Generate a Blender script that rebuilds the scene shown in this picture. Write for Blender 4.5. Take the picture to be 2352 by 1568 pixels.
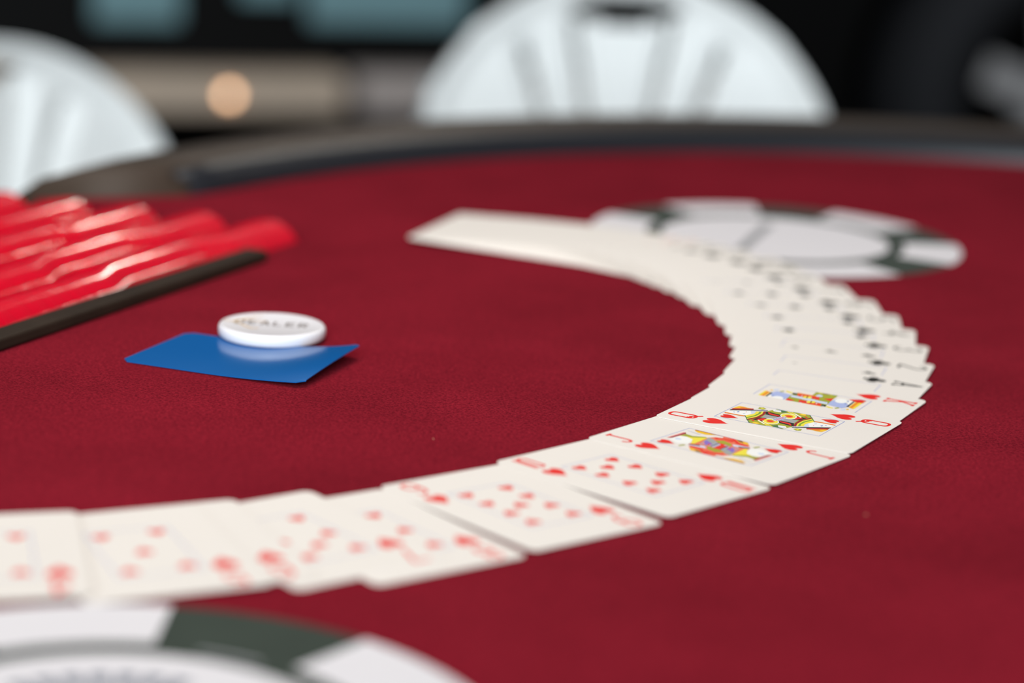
import bpy, bmesh, math, random
from mathutils import Vector, Matrix

for o in list(bpy.data.objects):
    bpy.data.objects.remove(o, do_unlink=True)
scene = bpy.context.scene
COL = scene.collection
T = 0.76                       # height of the felt above the floor

# ------------------------------------------------------------------ camera
cam_d = bpy.data.cameras.new('camera')
cam_d.sensor_width = 36.0
cam_d.lens = 85.0
cam_d.dof.use_dof = True
cam_d.dof.focus_distance = 1.030
cam_d.dof.aperture_fstop = 3.5
cam_d.clip_start = 0.02
cam = bpy.data.objects.new('camera', cam_d)
COL.objects.link(cam)
cam.matrix_world = (Matrix.Translation((0, 0, T + 0.2672))
                    @ Matrix.Rotation(math.pi / 2 - 0.23455, 4, 'X')
                    @ Matrix.Rotation(0.0549, 4, 'Z'))
scene.camera = cam

# ------------------------------------------------------------------ light
world = bpy.data.worlds.new('world')
scene.world = world
world.use_nodes = True
bg = world.node_tree.nodes['Background']
bg.inputs['Color'].default_value = (0.86, 0.94, 1.0, 1)
bg.inputs['Strength'].default_value = 0.20

def area(name, loc, target, size, power, color):
    d = bpy.data.lights.new(name, 'AREA')
    d.shape = 'SQUARE'; d.size = size; d.energy = power; d.color = color
    o = bpy.data.objects.new(name, d); COL.objects.link(o)
    o.location = loc
    o.rotation_euler = (Vector(target) - Vector(loc)).to_track_quat('-Z', 'Y').to_euler()
    return o
area('overhead_light', (-0.20, 1.08, T + 0.95), (-0.20, 1.08, T), 0.6, 6.4, (1.0, 0.93, 0.85))  # unseen warm light, set low so its pool imitates lens vignetting
area('daylight_opening', (-0.4, -3.2, 2.3), (0, 1.9, 0.75), 2.6, 290, (0.86, 0.95, 1.0))
area('back_lamp', (2.14, 3.8, 2.66), (-0.2, 1.2, T), 0.08, 5, (1.0, 0.92, 0.82))  # two unseen lights, added for the highlight lines on the chips
area('back_lamp', (0.0, 4.7, 2.67), (-0.2, 1.2, T), 0.08, 5, (1.0, 0.92, 0.82))

scene.view_settings.view_transform = 'Standard'
scene.view_settings.look = 'None'
scene.view_settings.gamma = 1.0
scene.view_settings.use_curve_mapping = False
scene.view_settings.exposure = 0.08

# ------------------------------------------------------------------ helpers
def lin(c):
    return tuple(((v / 255) / 12.92) if v / 255 <= 0.04045 else (((v / 255) + 0.055) / 1.055) ** 2.4 for v in c)

def mat(name, rgb, rough=0.5, spec=0.5, metal=0.0, sheen=0.0, coat=0.0, emit=None,
        noise=None, bump=None):
    m = bpy.data.materials.new(name); m.use_nodes = True
    nt = m.node_tree; b = nt.nodes['Principled BSDF']
    c = (*lin(rgb), 1)
    b.inputs['Base Color'].default_value = c
    b.inputs['Roughness'].default_value = rough
    b.inputs['Specular IOR Level'].default_value = spec
    b.inputs['Metallic'].default_value = metal
    b.inputs['Sheen Weight'].default_value = sheen
    b.inputs['Coat Weight'].default_value = coat
    if emit:
        b.inputs['Emission Color'].default_value = (*lin(emit[0]), 1)
        b.inputs['Emission Strength'].default_value = emit[1]
    tc = None
    if noise or bump:
        tc = nt.nodes.new('ShaderNodeTexCoord')
    if noise:                       # (scale, amount)
        n = nt.nodes.new('ShaderNodeTexNoise'); n.inputs['Scale'].default_value = noise[0]
        n.inputs['Detail'].default_value = 5
        nt.links.new(tc.outputs['Object'], n.inputs['Vector'])
        r = nt.nodes.new('ShaderNodeValToRGB')
        r.color_ramp.elements[0].position = 0.3; r.color_ramp.elements[1].position = 0.7
        r.color_ramp.elements[0].color = tuple(v * (1 - noise[1]) for v in c[:3]) + (1,)
        r.color_ramp.elements[1].color = tuple(min(1, v * (1 + noise[1])) for v in c[:3]) + (1,)
        nt.links.new(n.outputs['Fac'], r.inputs['Fac'])
        nt.links.new(r.outputs['Color'], b.inputs['Base Color'])
    if bump:                        # (scale, strength, distance)
        n = nt.nodes.new('ShaderNodeTexNoise'); n.inputs['Scale'].default_value = bump[0]
        n.inputs['Detail'].default_value = 3
        nt.links.new(tc.outputs['Object'], n.inputs['Vector'])
        bp = nt.nodes.new('ShaderNodeBump'); bp.inputs['Strength'].default_value = bump[1]
        bp.inputs['Distance'].default_value = bump[2]
        nt.links.new(n.outputs['Fac'], bp.inputs['Height'])
        nt.links.new(bp.outputs['Normal'], b.inputs['Normal'])
    return m

def link(name, me, m, parent=None, loc=None):
    o = bpy.data.objects.new(name, me)
    COL.objects.link(o)
    if m is not None and len(me.materials) == 0:
        for mm in (m if isinstance(m, (list, tuple)) else [m]):
            me.materials.append(mm)
    if parent is not None:
        o.parent = parent
    if loc is not None:
        o.location = loc
    return o

def bm_obj(name, bm, m, parent=None, loc=None, smooth=False):
    bmesh.ops.recalc_face_normals(bm, faces=bm.faces)
    me = bpy.data.meshes.new(name); bm.to_mesh(me); bm.free()
    if smooth:
        for p in me.polygons: p.use_smooth = True
    return link(name, me, m, parent, loc)

def tag(o, label, cat, group=None, kind=None):
    o['label'] = label; o['category'] = cat
    if group: o['group'] = group
    if kind: o['kind'] = kind
    return o

def empty(name, loc=(0, 0, 0), rz=0.0):
    o = bpy.data.objects.new(name, None); COL.objects.link(o)
    o.location = loc; o.rotation_euler = (0, 0, rz); o.empty_display_size = 0.05
    return o

def add_prism(bm, pts, z0, z1):
    a = [bm.verts.new((p[0], p[1], z0)) for p in pts]
    b = [bm.verts.new((p[0], p[1], z1)) for p in pts]
    n = len(pts)
    for i in range(n):
        bm.faces.new((a[i], a[(i + 1) % n], b[(i + 1) % n], b[i]))
    bm.faces.new(b); bm.faces.new(a[::-1])

def add_box(bm, lo, hi, M=None):
    vs = []
    for z in (lo[2], hi[2]):
        for x, y in ((lo[0], lo[1]), (hi[0], lo[1]), (hi[0], hi[1]), (lo[0], hi[1])):
            v = Vector((x, y, z)); vs.append(bm.verts.new(M @ v if M else v))
    for f in ((0, 3, 2, 1), (4, 5, 6, 7), (0, 1, 5, 4), (1, 2, 6, 5), (2, 3, 7, 6), (3, 0, 4, 7)):
        bm.faces.new([vs[i] for i in f])

def bevelled_box(bm, lo, hi, r, seg=3):
    t = bmesh.new(); add_box(t, lo, hi)
    bmesh.ops.bevel(t, geom=t.edges[:], offset=r, segments=seg, affect='EDGES', profile=0.5)
    me = bpy.data.meshes.new('tmp'); t.to_mesh(me); t.free(); bm.from_mesh(me); bpy.data.meshes.remove(me)

def add_tube(bm, pts, r, seg=12, cap=True):
    pts = [Vector(p) for p in pts]; rings = []
    for i, p in enumerate(pts):
        d = (pts[min(i + 1, len(pts) - 1)] - pts[max(i - 1, 0)]).normalized()
        up = Vector((0, 0, 1)) if abs(d.z) < 0.9 else Vector((1, 0, 0))
        s = d.cross(up).normalized(); q = s.cross(d)
        rings.append([bm.verts.new(p + r * (math.cos(2 * math.pi * k / seg) * s + math.sin(2 * math.pi * k / seg) * q)) for k in range(seg)])
    for a, b in zip(rings, rings[1:]):
        for k in range(seg):
            bm.faces.new((a[k], a[(k + 1) % seg], b[(k + 1) % seg], b[k]))
    if cap:
        bm.faces.new(rings[0][::-1]); bm.faces.new(rings[-1])

def add_lathe(bm, prof, seg=48, M=None):
    rings = []
    for r, z in prof:
        if r < 1e-6:
            v = Vector((0, 0, z)); rings.append([bm.verts.new(M @ v if M else v)])
        else:
            ring = []
            for k in range(seg):
                a = 2 * math.pi * k / seg
                v = Vector((r * math.cos(a), r * math.sin(a), z)); ring.append(bm.verts.new(M @ v if M else v))
            rings.append(ring)
    for a, b in zip(rings, rings[1:]):
        for k in range(seg):
            k2 = (k + 1) % seg
            if len(a) == 1 and len(b) == 1: continue
            if len(a) == 1: bm.faces.new((a[0], b[k], b[k2]))
            elif len(b) == 1: bm.faces.new((a[k], a[k2], b[0]))
            else: bm.faces.new((a[k], a[k2], b[k2], b[k]))

def sector(bm, c, r0, r1, a0, a1, z, n=20):
    """flat ring sector (degrees)"""
    ins, out = [], []
    for i in range(n + 1):
        a = math.radians(a0 + (a1 - a0) * i / n)
        ins.append(bm.verts.new((c[0] + r0 * math.cos(a), c[1] + r0 * math.sin(a), z)))
        out.append(bm.verts.new((c[0] + r1 * math.cos(a), c[1] + r1 * math.sin(a), z)))
    for i in range(n):
        bm.faces.new((ins[i], out[i], out[i + 1], ins[i + 1]))

# ------------------------------------------------------------------ materials
M = {}
M['band'] = mat('black_band', (24, 25, 30), 0.4, 0.4)
M['vinyl'] = mat('brown_black_vinyl', (56, 44, 35), 0.5, 0.3, bump=(260, 0.25, 0.0006))
M['print_white'] = mat('felt_print_white', (217, 211, 213), 0.85, 0.1, bump=(700, 0.2, 0.0004))
M['print_green'] = mat('felt_print_green', (54, 61, 53), 0.9, 0.05, sheen=0.03, noise=(40, 0.08))
M['print_blue'] = mat('felt_print_blue', (28, 52, 82), 0.85, 0.2)
M['print_grey'] = mat('felt_print_grey', (150, 148, 150), 0.85, 0.2)
M['card'] = mat('card_stock', (227, 218, 210), 0.5, 0.18, noise=(9, 0.012))
M['ink_red'] = mat('red_ink', (222, 34, 26), 0.5, 0.15)
M['ink_black'] = mat('black_ink', (30, 27, 24), 0.5, 0.15)
M['ink_blue'] = mat('frame_blue_ink', (100, 122, 196), 0.5, 0.15)
INK = dict(olive=(158, 160, 48), dgreen=(70, 112, 74), yellow=(232, 214, 66), black=(40, 34, 32), red=(222, 48, 36),
           grey=(158, 158, 154), dred=(150, 34, 36), green=(120, 158, 52), lblue=(198, 206, 226), white=(236, 233, 228),
           blue=(96, 124, 186), orange=(226, 126, 36), gold=(236, 184, 40), purple=(136, 106, 186), salmon=(226, 116, 84),
           brown=(140, 86, 34), lgrey=(170, 172, 190), pink=(226, 128, 128), hair=(166, 176, 216))
for k, v in INK.items():
    M['ink_' + k + '_art'] = mat('ink_' + k, v, 0.5, 0.15)
M['blue_plastic'] = mat('blue_plastic', (18, 92, 160), 0.14, 0.2)
M['button'] = mat('white_acrylic', (226, 221, 224), 0.3, 0.3)
M['button_ink'] = mat('button_grey_ink', (142, 132, 130), 0.4, 0.3)
M['crack'] = mat('pale_gold_glint', (246, 200, 128), 0.2, 0.8)
M['chip'] = mat('red_chip', (196, 0, 32), 0.10, 0.17)
M['tray'] = mat('dark_brown_wood', (46, 36, 28), 0.6, 0.1, noise=(30, 0.2))
M['tray_in'] = mat('tray_black', (14, 11, 11), 0.6, 0.3)
M['chair'] = mat('white_plastic', (240, 241, 240), 0.4, 0.3)
M['chair_frame'] = mat('white_painted_tube', (206, 210, 212), 0.35, 0.5)
M['dark'] = mat('black_paint', (9, 8, 8), 0.55, 0.12)
M['dark_sheet'] = mat('black_sheet', (7, 6, 6), 0.95, 0.02)
M['ground'] = mat('dark_ground', (16, 14, 13), 0.95, 0.05, noise=(6, 0.3))
M['teal'] = mat('teal_reflection', (120, 154, 160), 0.5, 0.2)
M['sill'] = mat('pale_metal', (206, 184, 164), 0.4, 0.3, noise=(3, 0.08))
M['sill2'] = mat('grey_metal', (186, 172, 166), 0.4, 0.3, noise=(3, 0.08))
M['rubber'] = mat('tyre_rubber', (38, 38, 41), 0.8, 0.2)
M['alloy'] = mat('alloy_rim', (170, 166, 166), 0.4, 0.5)
M['highlight'] = mat('amber_highlight', (255, 205, 140), 0.3, 0.3, emit=((255, 202, 156), 6))
M['lint'] = mat('pale_lint', (170, 110, 92), 0.9, 0.1)

def felt_mat():
    m = bpy.data.materials.new('red_felt'); m.use_nodes = True
    nt = m.node_tree; L = nt.links; b = nt.nodes['Principled BSDF']
    tc = nt.nodes.new('ShaderNodeTexCoord')
    def noise(scale, detail, rough=0.5):
        n = nt.nodes.new('ShaderNodeTexNoise'); n.inputs['Scale'].default_value = scale
        n.inputs['Detail'].default_value = detail; n.inputs['Roughness'].default_value = rough
        L.new(tc.outputs['Object'], n.inputs['Vector']); return n
    fine = noise(820, 4, 0.68); cloud = noise(14, 4)
    r1 = nt.nodes.new('ShaderNodeValToRGB')
    r1.color_ramp.elements[0].position = 0.34; r1.color_ramp.elements[0].color = (0.118, 0.0042, 0.0105, 1)
    r1.color_ramp.elements[1].position = 0.66; r1.color_ramp.elements[1].color = (0.288, 0.0135, 0.0265, 1)
    L.new(fine.outputs['Fac'], r1.inputs['Fac'])
    r2 = nt.nodes.new('ShaderNodeValToRGB')
    r2.color_ramp.elements[0].position = 0.3; r2.color_ramp.elements[0].color = (0.86, 0.84, 0.84, 1)
    r2.color_ramp.elements[1].position = 0.7; r2.color_ramp.elements[1].color = (1.1, 1.1, 1.1, 1)
    L.new(cloud.outputs['Fac'], r2.inputs['Fac'])
    mx = nt.nodes.new('ShaderNodeMixRGB'); mx.blend_type = 'MULTIPLY'; mx.inputs['Fac'].default_value = 1
    L.new(r1.outputs['Color'], mx.inputs['Color1']); L.new(r2.outputs['Color'], mx.inputs['Color2'])
    L.new(mx.outputs['Color'], b.inputs['Base Color'])
    b.inputs['Roughness'].default_value = 0.95
    b.inputs['Specular IOR Level'].default_value = 0.0
    b.inputs['Sheen Weight'].default_value = 0.015
    b.inputs['Sheen Roughness'].default_value = 0.4
    b.inputs['Sheen Tint'].default_value = (1.0, 0.55, 0.58, 1)
    bp = nt.nodes.new('ShaderNodeBump'); bp.inputs['Strength'].default_value = 0.75
    bp.inputs['Distance'].default_value = 0.0012
    L.new(fine.outputs['Fac'], bp.inputs['Height']); L.new(bp.outputs['Normal'], b.inputs['Normal'])
    return m
M['felt'] = felt_mat()
# ------------------------------------------------------------------ setting
bm = bmesh.new(); add_box(bm, (-7, -5, -0.05), (8, 8.5, 0))
o = bm_obj('floor', bm, M['ground']); o['kind'] = 'structure'; o['label'] = 'dark ground under the table and chairs'
bm = bmesh.new()
N = 120
for i in range(N):                                  # pleated black sheet added to keep the far background dark
    x0, x1 = -6 + 13 * i / N, -6 + 13 * (i + 1) / N
    y0, y1 = 7.3 + 0.05 * math.sin(x0 * 9), 7.3 + 0.05 * math.sin(x1 * 9)
    a = [bm.verts.new(p) for p in ((x0, y0, 0), (x1, y1, 0), (x1, y1, 2.6), (x0, y0, 2.6))]
    b_ = [bm.verts.new(p) for p in ((x0, y0 + .05, 0), (x1, y1 + .05, 0), (x1, y1 + .05, 2.6), (x0, y0 + .05, 2.6))]
    bm.faces.new(a); bm.faces.new(b_[::-1]); bm.faces.new((a[3], a[2], b_[2], b_[3]))
bmesh.ops.remove_doubles(bm, verts=bm.verts, dist=1e-5)
o = bm_obj('wall_back', bm, M['dark_sheet'], smooth=True); o['kind'] = 'structure'; o['label'] = 'black backdrop far behind the table'

# ------------------------------------------------------------------ table
C1 = Vector((0.328, 1.188)); AX = Vector((0.33, 0.944)).normalized(); PP = Vector((-AX.y, AX.x))
C2 = C1 - AX * 1.1
U = Vector((0.3827, 0.9239)); NN = Vector((-U.y, U.x))       # along the chip tray / towards the dealer
O = Vector((-0.147, 1.272))                                   # far end of the tray's front bar
def tr(u, n): return O + U * u + NN * n
RI = 0.588
aP = math.degrees(math.atan2(PP.y, PP.x))
A_START, A_END = 153.5, aP - 360 + 6
def track(r):
    pts = []
    a_side = aP - 180
    for i in range(57):
        a = math.radians(A_START + (a_side - A_START) * i / 56)
        pts.append((C1 + r * Vector((math.cos(a), math.sin(a))), Vector((math.cos(a), math.sin(a)))))
    for i in range(1, 12):
        d = Vector((math.cos(math.radians(a_side)), math.sin(math.radians(a_side))))
        pts.append((C1 + r * d - AX * 1.1 * i / 12, d))
    for i in range(57):
        a = math.radians(a_side + (A_END - a_side) * i / 56)
        pts.append((C2 + r * Vector((math.cos(a), math.sin(a))), Vector((math.cos(a), math.sin(a)))))
    return pts

table = empty('poker_table', (0.15, 0.67, 0))
tag(table, 'oval poker table with red felt top and black padded rail', 'table')
TL = Vector((-0.15, -0.67, 0))                               # parts use world coordinates less the root
trk = track(RI + 0.012)
outline = [p for p, d in trk] + [C2 + PP * 0.60 + AX * 0.08, tr(-0.45, 0.20), tr(-0.45, 0.0), tr(0.078, 0.0), tr(0.078, 0.19)]
bm = bmesh.new(); add_prism(bm, outline, T - 0.03, T)
felt = bm_obj('felt_top', bm, M['felt'], table, TL)
felt['label'] = 'dark red speckled felt playing surface'
bm = bmesh.new()
prof = [(0.0, -0.030), (-0.001, 0.004), (0.003, 0.011), (0.011, 0.0165), (0.024, 0.0195), (0.040, 0.0205), (0.058, 0.0190),
        (0.074, 0.0135), (0.085, 0.004), (0.090, -0.010), (0.090, -0.070), (0.0, -0.070)]
rings = []; bm2 = bmesh.new(); rings2 = []
base = track(RI)
ntr = len(base)
for i, (p, d) in enumerate(base):
    row = []
    e = min(i, ntr - 1 - i)
    row2 = []
    k = {0: 0.90, 1: 0.98}.get(e, 1.0)                        # softly rounded padded ends
    for r, z in prof:
        q = p + d * (0.045 + (r - 0.045) * (k if e < 2 else 1))
        if i < 6: q = q - AX * (0.085 * max(0, r) / 0.09) * (1 - i / 6)          # end cut square to the dealer side
        row.append(bm.verts.new((q.x, q.y, T + z * (k if z > 0 else 1))))
        if r < 0.012 and z > -0.05:                              # separate dark band giving the inner face its darker tone
            q2 = q - d * 0.0012
            row2.append(bm2.verts.new((q2.x, q2.y, T + z * (k if z > 0 else 1) + (0.0004 if z > 0.015 else 0))))
    rings.append(row); rings2.append(row2)
m_ = len(prof)
for a, b_ in zip(rings, rings[1:]):
    for k in range(m_):
        bm.faces.new((a[k], a[(k + 1) % m_], b_[(k + 1) % m_], b_[k]))
bm.faces.new(rings[0]); bm.faces.new(rings[-1][::-1])
rail = bm_obj('rail', bm, M['vinyl'], table, TL, smooth=True); rail['label'] = 'dark brown-black vinyl padded rail'
for a, b_ in zip(rings2, rings2[1:]):
    for k in range(len(a) - 1):
        bm2.faces.new((a[k], a[k + 1], b_[k + 1], b_[k]))
bmesh.ops.recalc_face_normals(bm2, faces=bm2.faces)
bmesh.ops.solidify(bm2, geom=bm2.faces[:], thickness=0.0006)
bm_obj('inner_band', bm2, M['band'], table, TL, smooth=True)
bm = bmesh.new()
ap = [p for p, d in track(RI + 0.06)] + [tr(-0.47, 0.24), tr(0.10, 0.24)]
add_prism(bm, ap, T - 0.13, T - 0.072)
bm_obj('apron', bm, M['dark'], table, TL)
for c in (C1 - AX * 0.15, C2 + AX * 0.15):
    bm = bmesh.new()
    add_lathe(bm, [(0, 0.0), (0.30, 0.0), (0.30, 0.03), (0.26, 0.05), (0.07, 0.09), (0.06, 0.12), (0.06, T - 0.14), (0.14, T - 0.13), (0, T - 0.13)],
              32, Matrix.Translation((c.x, c.y, 0)))
    bm_obj('pedestal_leg', bm, M['dark'], table, TL)

def disc(bm, c, r, z, n=64):
    bm.faces.new([bm.verts.new((c[0] + r * math.cos(2 * math.pi * i / n), c[1] + r * math.sin(2 * math.pi * i / n), z)) for i in range(n)])
def emblem(c, R, spots, kind):
    zb = T + 0.0003
    bm = bmesh.new(); disc(bm, c, R, zb)
    e = bm_obj('chip_emblem', bm, M['print_green'], table, TL)
    e['label'] = 'green and white chip emblem printed on the felt, ' + kind
    for a, hw in spots:
        bm = bmesh.new()
        sector(bm, c, R * 0.70, R, a - hw, a + hw, zb + 0.0001, 12)
        bm_obj('edge_spot', bm, M['print_white'], e)
    bm = bmesh.new(); disc(bm, c, R * 0.615, zb + 0.0001); bm_obj('centre_disc', bm, M['print_white'], e)
    return e, zb
F1 = (0.1531, 1.4188)
e, zb = emblem(F1, 0.110, [(-12 + 60 * k, 16.5) for k in range(6)], 'far one')
bm = bmesh.new()
d = Vector((0.022, 0.078)).normalized(); q = Vector((-d.y, d.x)) * 0.0035; s0 = Vector((F1[0] - 0.012, F1[1])) - d * 0.045; s1 = s0 + d * 0.092
bm.faces.new([bm.verts.new((p.x, p.y, zb + 0.0002)) for p in (s0 - q, s1 - q, s1 + q, s0 + q)])
bm_obj('grey_line', bm, M['print_grey'], e)
F2 = (-0.1055, 0.6165)
e, zb = emblem(F2, 0.1125, [(106.5, 17.5), (37.5, 17.0), (-24, 17), (-84, 17), (228, 17), (168, 17)], 'near one')
for k in range(7):
    a = 70 + 9.5 * k
    bm = bmesh.new(); sector(bm, F2, 0.040, 0.0512, a, a + 6.2, zb + 0.0002, 4); bm_obj('letter_mark', bm, M['print_blue'], e)
bm = bmesh.new(); sector(bm, F2, 0.0, 0.034, 0, 360, zb + 0.0002, 48); bm_obj('blue_centre', bm, M['print_blue'], e)
bm = bmesh.new(); sector(bm, F2, 0.0745, 0.0765, 62, 78, zb + 0.0002, 10); bm_obj('pale_arc', bm, M['print_grey'], e)

# ------------------------------------------------------------------ chip tray and chips
tray = empty('chip_tray', (O.x, O.y, T - 0.03), 0)
tag(tray, 'dark brown dealer tray holding the red chips at the left', 'tray')
def tbox(name, u0, u1, n0, n1, z0, z1, m, r=0.0015):
    bm = bmesh.new(); bevelled_box(bm, (u0, n0, z0), (u1, n1, z1), r)
    bmesh.ops.transform(bm, matrix=Matrix.Rotation(math.atan2(U.y, U.x), 4, 'Z'), verts=bm.verts)
    return bm_obj(name, bm, m, tray)
tbox('front_bar', -0.43, 0.004, -0.0135, 0.0, 0.0303, 0.0365, M['tray'])
tbox('bottom', -0.43, 0.075, 0.001, 0.235, -0.004, 0.0, M['tray_in'], 0.001)
tbox('end_wall', 0.0755, 0.0775, 0.001, 0.235, -0.004, 0.026, M['tray_in'], 0.0006)
tbox('back_wall', -0.43, 0.075, 0.236, 0.241, -0.004, 0.030, M['tray_in'], 0.001)
tbox('end_wall', -0.437, -0.432, 0.001, 0.235, -0.004, 0.026, M['tray_in'], 0.0006)

R_CH, TH = 0.0195, 0.0034
bm = bmesh.new()
add_lathe(bm, [(0, -TH / 2), (R_CH - 0.0003, -TH / 2)], 40); add_lathe(bm, [(R_CH - 0.0003, -TH / 2), (R_CH, -TH / 2 + 0.0003)], 40)
add_lathe(bm, [(R_CH, -TH / 2 + 0.0003), (R_CH, TH / 2 - 0.0003)], 40)
add_lathe(bm, [(R_CH, TH / 2 - 0.0003), (R_CH - 0.0003, TH / 2)], 40); add_lathe(bm, [(R_CH - 0.0003, TH / 2), (0, TH / 2)], 40)
chip_me = bpy.data.meshes.new('poker_chip'); bm.to_mesh(chip_me); bm.free()
for p in chip_me.polygons: p.use_smooth = len(p.vertices) == 4
chip_me.materials.append(M['chip'])
rnd = random.Random(4)
ang_u = math.atan2(U.y, U.x)
count = [82, 62, 50, 40, 30, 18]
nchip = 0
ROWS = ['touching the dark front bar', 'second from the dark front bar', 'third from the dark front bar', 'fourth from the dark front bar', 'fifth from the dark front bar', 'sixth from the dark front bar']
for c, k in enumerate(count):
    for i in range(k):
        u = 0.070 - 0.006 * c - 0.0036 * (i + 0.5)
        t = min(1, max(0, (0.012 - 0.010 * c - u) / 0.03)); t = t * t * (3 - 2 * t)
        t2 = min(1, max(0, (-0.085 - u) / 0.03)); t2 = t2 * t2 * (3 - 2 * t2)
        n = 0.0215 + 0.0405 * c + 0.009 * t - 0.008 * t2 + rnd.uniform(-0.0003, 0.0003)
        if n > 0.212: continue
        o = bpy.data.objects.new('poker_chip', chip_me); COL.objects.link(o)
        p = tr(u, n)
        o.location = (p.x, p.y, T - 0.030 + R_CH + 0.0004 + rnd.uniform(0, 0.0004))
        o.rotation_euler = (math.pi / 2, 0, ang_u + math.pi / 2 + rnd.uniform(-0.012, 0.012))
        tag(o, 'glossy red chip on edge in the tray row ' + ROWS[c], 'chip', 'red chips in the tray row ' + ROWS[c])
        nchip += 1
print('chips', nchip)

# ------------------------------------------------------------------ folding chairs
def chair_panel(bm):
    HW, RISE, ZC, ZB = 0.208, 0.134, 0.690, 0.625
    RR = (HW * HW + RISE * RISE) / (2 * RISE)
    def half(z):
        if z >= ZC: return math.sqrt(max(0.0, RR * RR - (z - ZC + RR - RISE) ** 2))
        r = 0.035
        if z < ZB + r: return HW - r + math.sqrt(max(0, r * r - (ZB + r - z) ** 2)) - 0.10 * (ZC - z)
        return HW - 0.10 * (ZC - z)
    zs = [ZB + (ZC - ZB) * (1 - math.cos(math.pi * i / 12)) / 2 for i in range(13)]
    zs += [ZC + RISE * math.sin(math.pi / 2 * i / 40) for i in range(1, 41)]
    zs[-1] = ZC + RISE * 0.9995
    NX = 168
    grooves = [((-0.105, 0.742), (-0.070, 0.640)), ((-0.052, 0.770), (-0.028, 0.640)),
               ((0.052, 0.770), (0.028, 0.640)), ((0.105, 0.742), (0.070, 0.640))]
    def depth(x, z):
        hw = half(z)
        edge = min(hw - abs(x), (ZC + math.sqrt(RR * RR - x * x) - (RR - RISE) - z) if abs(x) < HW else 0)
        y = 0.0
        e = min(1, max(0, edge / 0.03)); y += 0.012 * (e * e * (3 - 2 * e))       # raised rim, recessed field
        for (a, b_) in grooves:
            ax, az = a; bx, bz = b_
            t = min(1, max(0, ((x - ax) * (bx - ax) + (z - az) * (bz - az)) / ((bx - ax) ** 2 + (bz - az) ** 2)))
            dd = math.hypot(x - ax - t * (bx - ax), z - az - t * (bz - az))
            g = min(1, max(0, (0.0165 - dd) / 0.009)); y += 0.016 * (g * g * (3 - 2 * g))
        return y + 0.10 * (z - 0.62) - 0.5 * x * x          # leaning back, gently dished
    def inhole(x, z):
        for (a, b_) in grooves:                              # narrow slot cut along each groove to imitate its shade
            t = min(1, max(0, ((x - a[0]) * (b_[0] - a[0]) + (z - a[1]) * (b_[1] - a[1])) / ((b_[0] - a[0]) ** 2 + (b_[1] - a[1]) ** 2)))
            if math.hypot(x - a[0] - t * (b_[0] - a[0]), z - a[1] - t * (b_[1] - a[1])) < 0.0042: return True
        return (x / 0.060) ** 2 + ((z - 0.7840) / 0.0150) ** 2 < 1 
    V = {}
    for j, z in enumerate(zs):
        hw = half(z)
        for i in range(NX + 1):
            x = hw * (-1 + 2 * i / NX)
            V[i, j] = bm.verts.new((x, depth(x, z), z))
    for j in range(len(zs) - 1):
        for i in range(NX):
            q = [V[i, j], V[i + 1, j], V[i + 1, j + 1], V[i, j + 1]]
            cx = sum(v.co.x for v in q) / 4; cz = sum(v.co.z for v in q) / 4
            if inhole(cx, cz): continue
            bm.faces.new(q)
    bmesh.ops.delete(bm, geom=[v for v in bm.verts if not v.link_faces], context='VERTS')
    bmesh.ops.recalc_face_normals(bm, faces=bm.faces)
    if sum(f.normal.y for f in bm.faces) > 0: bmesh.ops.reverse_faces(bm, faces=bm.faces)
    bmesh.ops.solidify(bm, geom=bm.faces[:], thickness=0.016)
def make_chair(label, loc, rz, zs=1.0):
    root = empty('folding_chair', loc, rz); root.scale = (1, 1, zs)
    tag(root, label, 'chair', 'white folding chairs around the table')
    bm = bmesh.new(); chair_panel(bm)
    bm_obj('backrest', bm, M['chair'], root, smooth=True)
    bm = bmesh.new()
    bevelled_box(bm, (-0.195, -0.36, 0.425), (0.195, -0.01, 0.45), 0.012)
    bm_obj('seat', bm, M['chair'], root)
    for s in (-1, 1):
        bm = bmesh.new()
        add_tube(bm, [(s * 0.19, 0.055, 0.70), (s * 0.205, 0.03, 0.62), (s * 0.215, -0.05, 0.44), (s * 0.22, -0.40, 0.0)], 0.0125)
        bm_obj('front_leg', bm, M['chair_frame'], root)
        bm = bmesh.new()
        add_tube(bm, [(s * 0.20, -0.26, 0.43), (s * 0.20, 0.10, 0.0)], 0.0125)
        bm_obj('rear_leg', bm, M['chair_frame'], root)
    for y, z, w in ((-0.345, 0.07, 0.215), (0.05, 0.06, 0.20)):
        bm = bmesh.new(); add_tube(bm, [(-w, y, z), (w, y, z)], 0.009); bm_obj('crossbar', bm, M['chair_frame'], root)
    return root
make_chair('white plastic folding chair with arched back behind the centre of the rail', (0.105, 2.485, 0), math.radians(10))
make_chair('white plastic folding chair with arched back cut by the left picture edge', (-0.521, 2.37, 0), math.radians(50), 0.89)

# ------------------------------------------------------------------ dark vehicle in the background
car = empty('parked_car', (-0.47, 4.5, 0), math.radians(20))
tag(car, 'dark out-of-focus car with pale side step standing behind the chairs', 'car')
def cbox(name, lo, hi, m, r=0.01, parent=car):
    bm = bmesh.new(); bevelled_box(bm, lo, hi, r, 2); return bm_obj(name, bm, m, parent)
WX, WZ, WR = 1.71, 0.385, 0.385
bm = bmesh.new()
side = [(-2.3, 0.30), (-1.95, 0.30)]
for cxw in (-1.5, WX):
    side += [(cxw + 0.46 * math.cos(math.radians(a)), WZ + 0.46 * math.sin(math.radians(a))) for a in range(190, -11, -12)]
side += [(2.6, 0.30), (2.65, 0.75), (2.4, 0.98), (1.3, 1.05), (0.75, 1.50), (-1.6, 1.55), (-2.25, 1.05), (-2.4, 0.6)]
a = [bm.verts.new((x, 0.10, z)) for x, z in side]; b_ = [bm.verts.new((x, 1.30, z)) for x, z in side]
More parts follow.
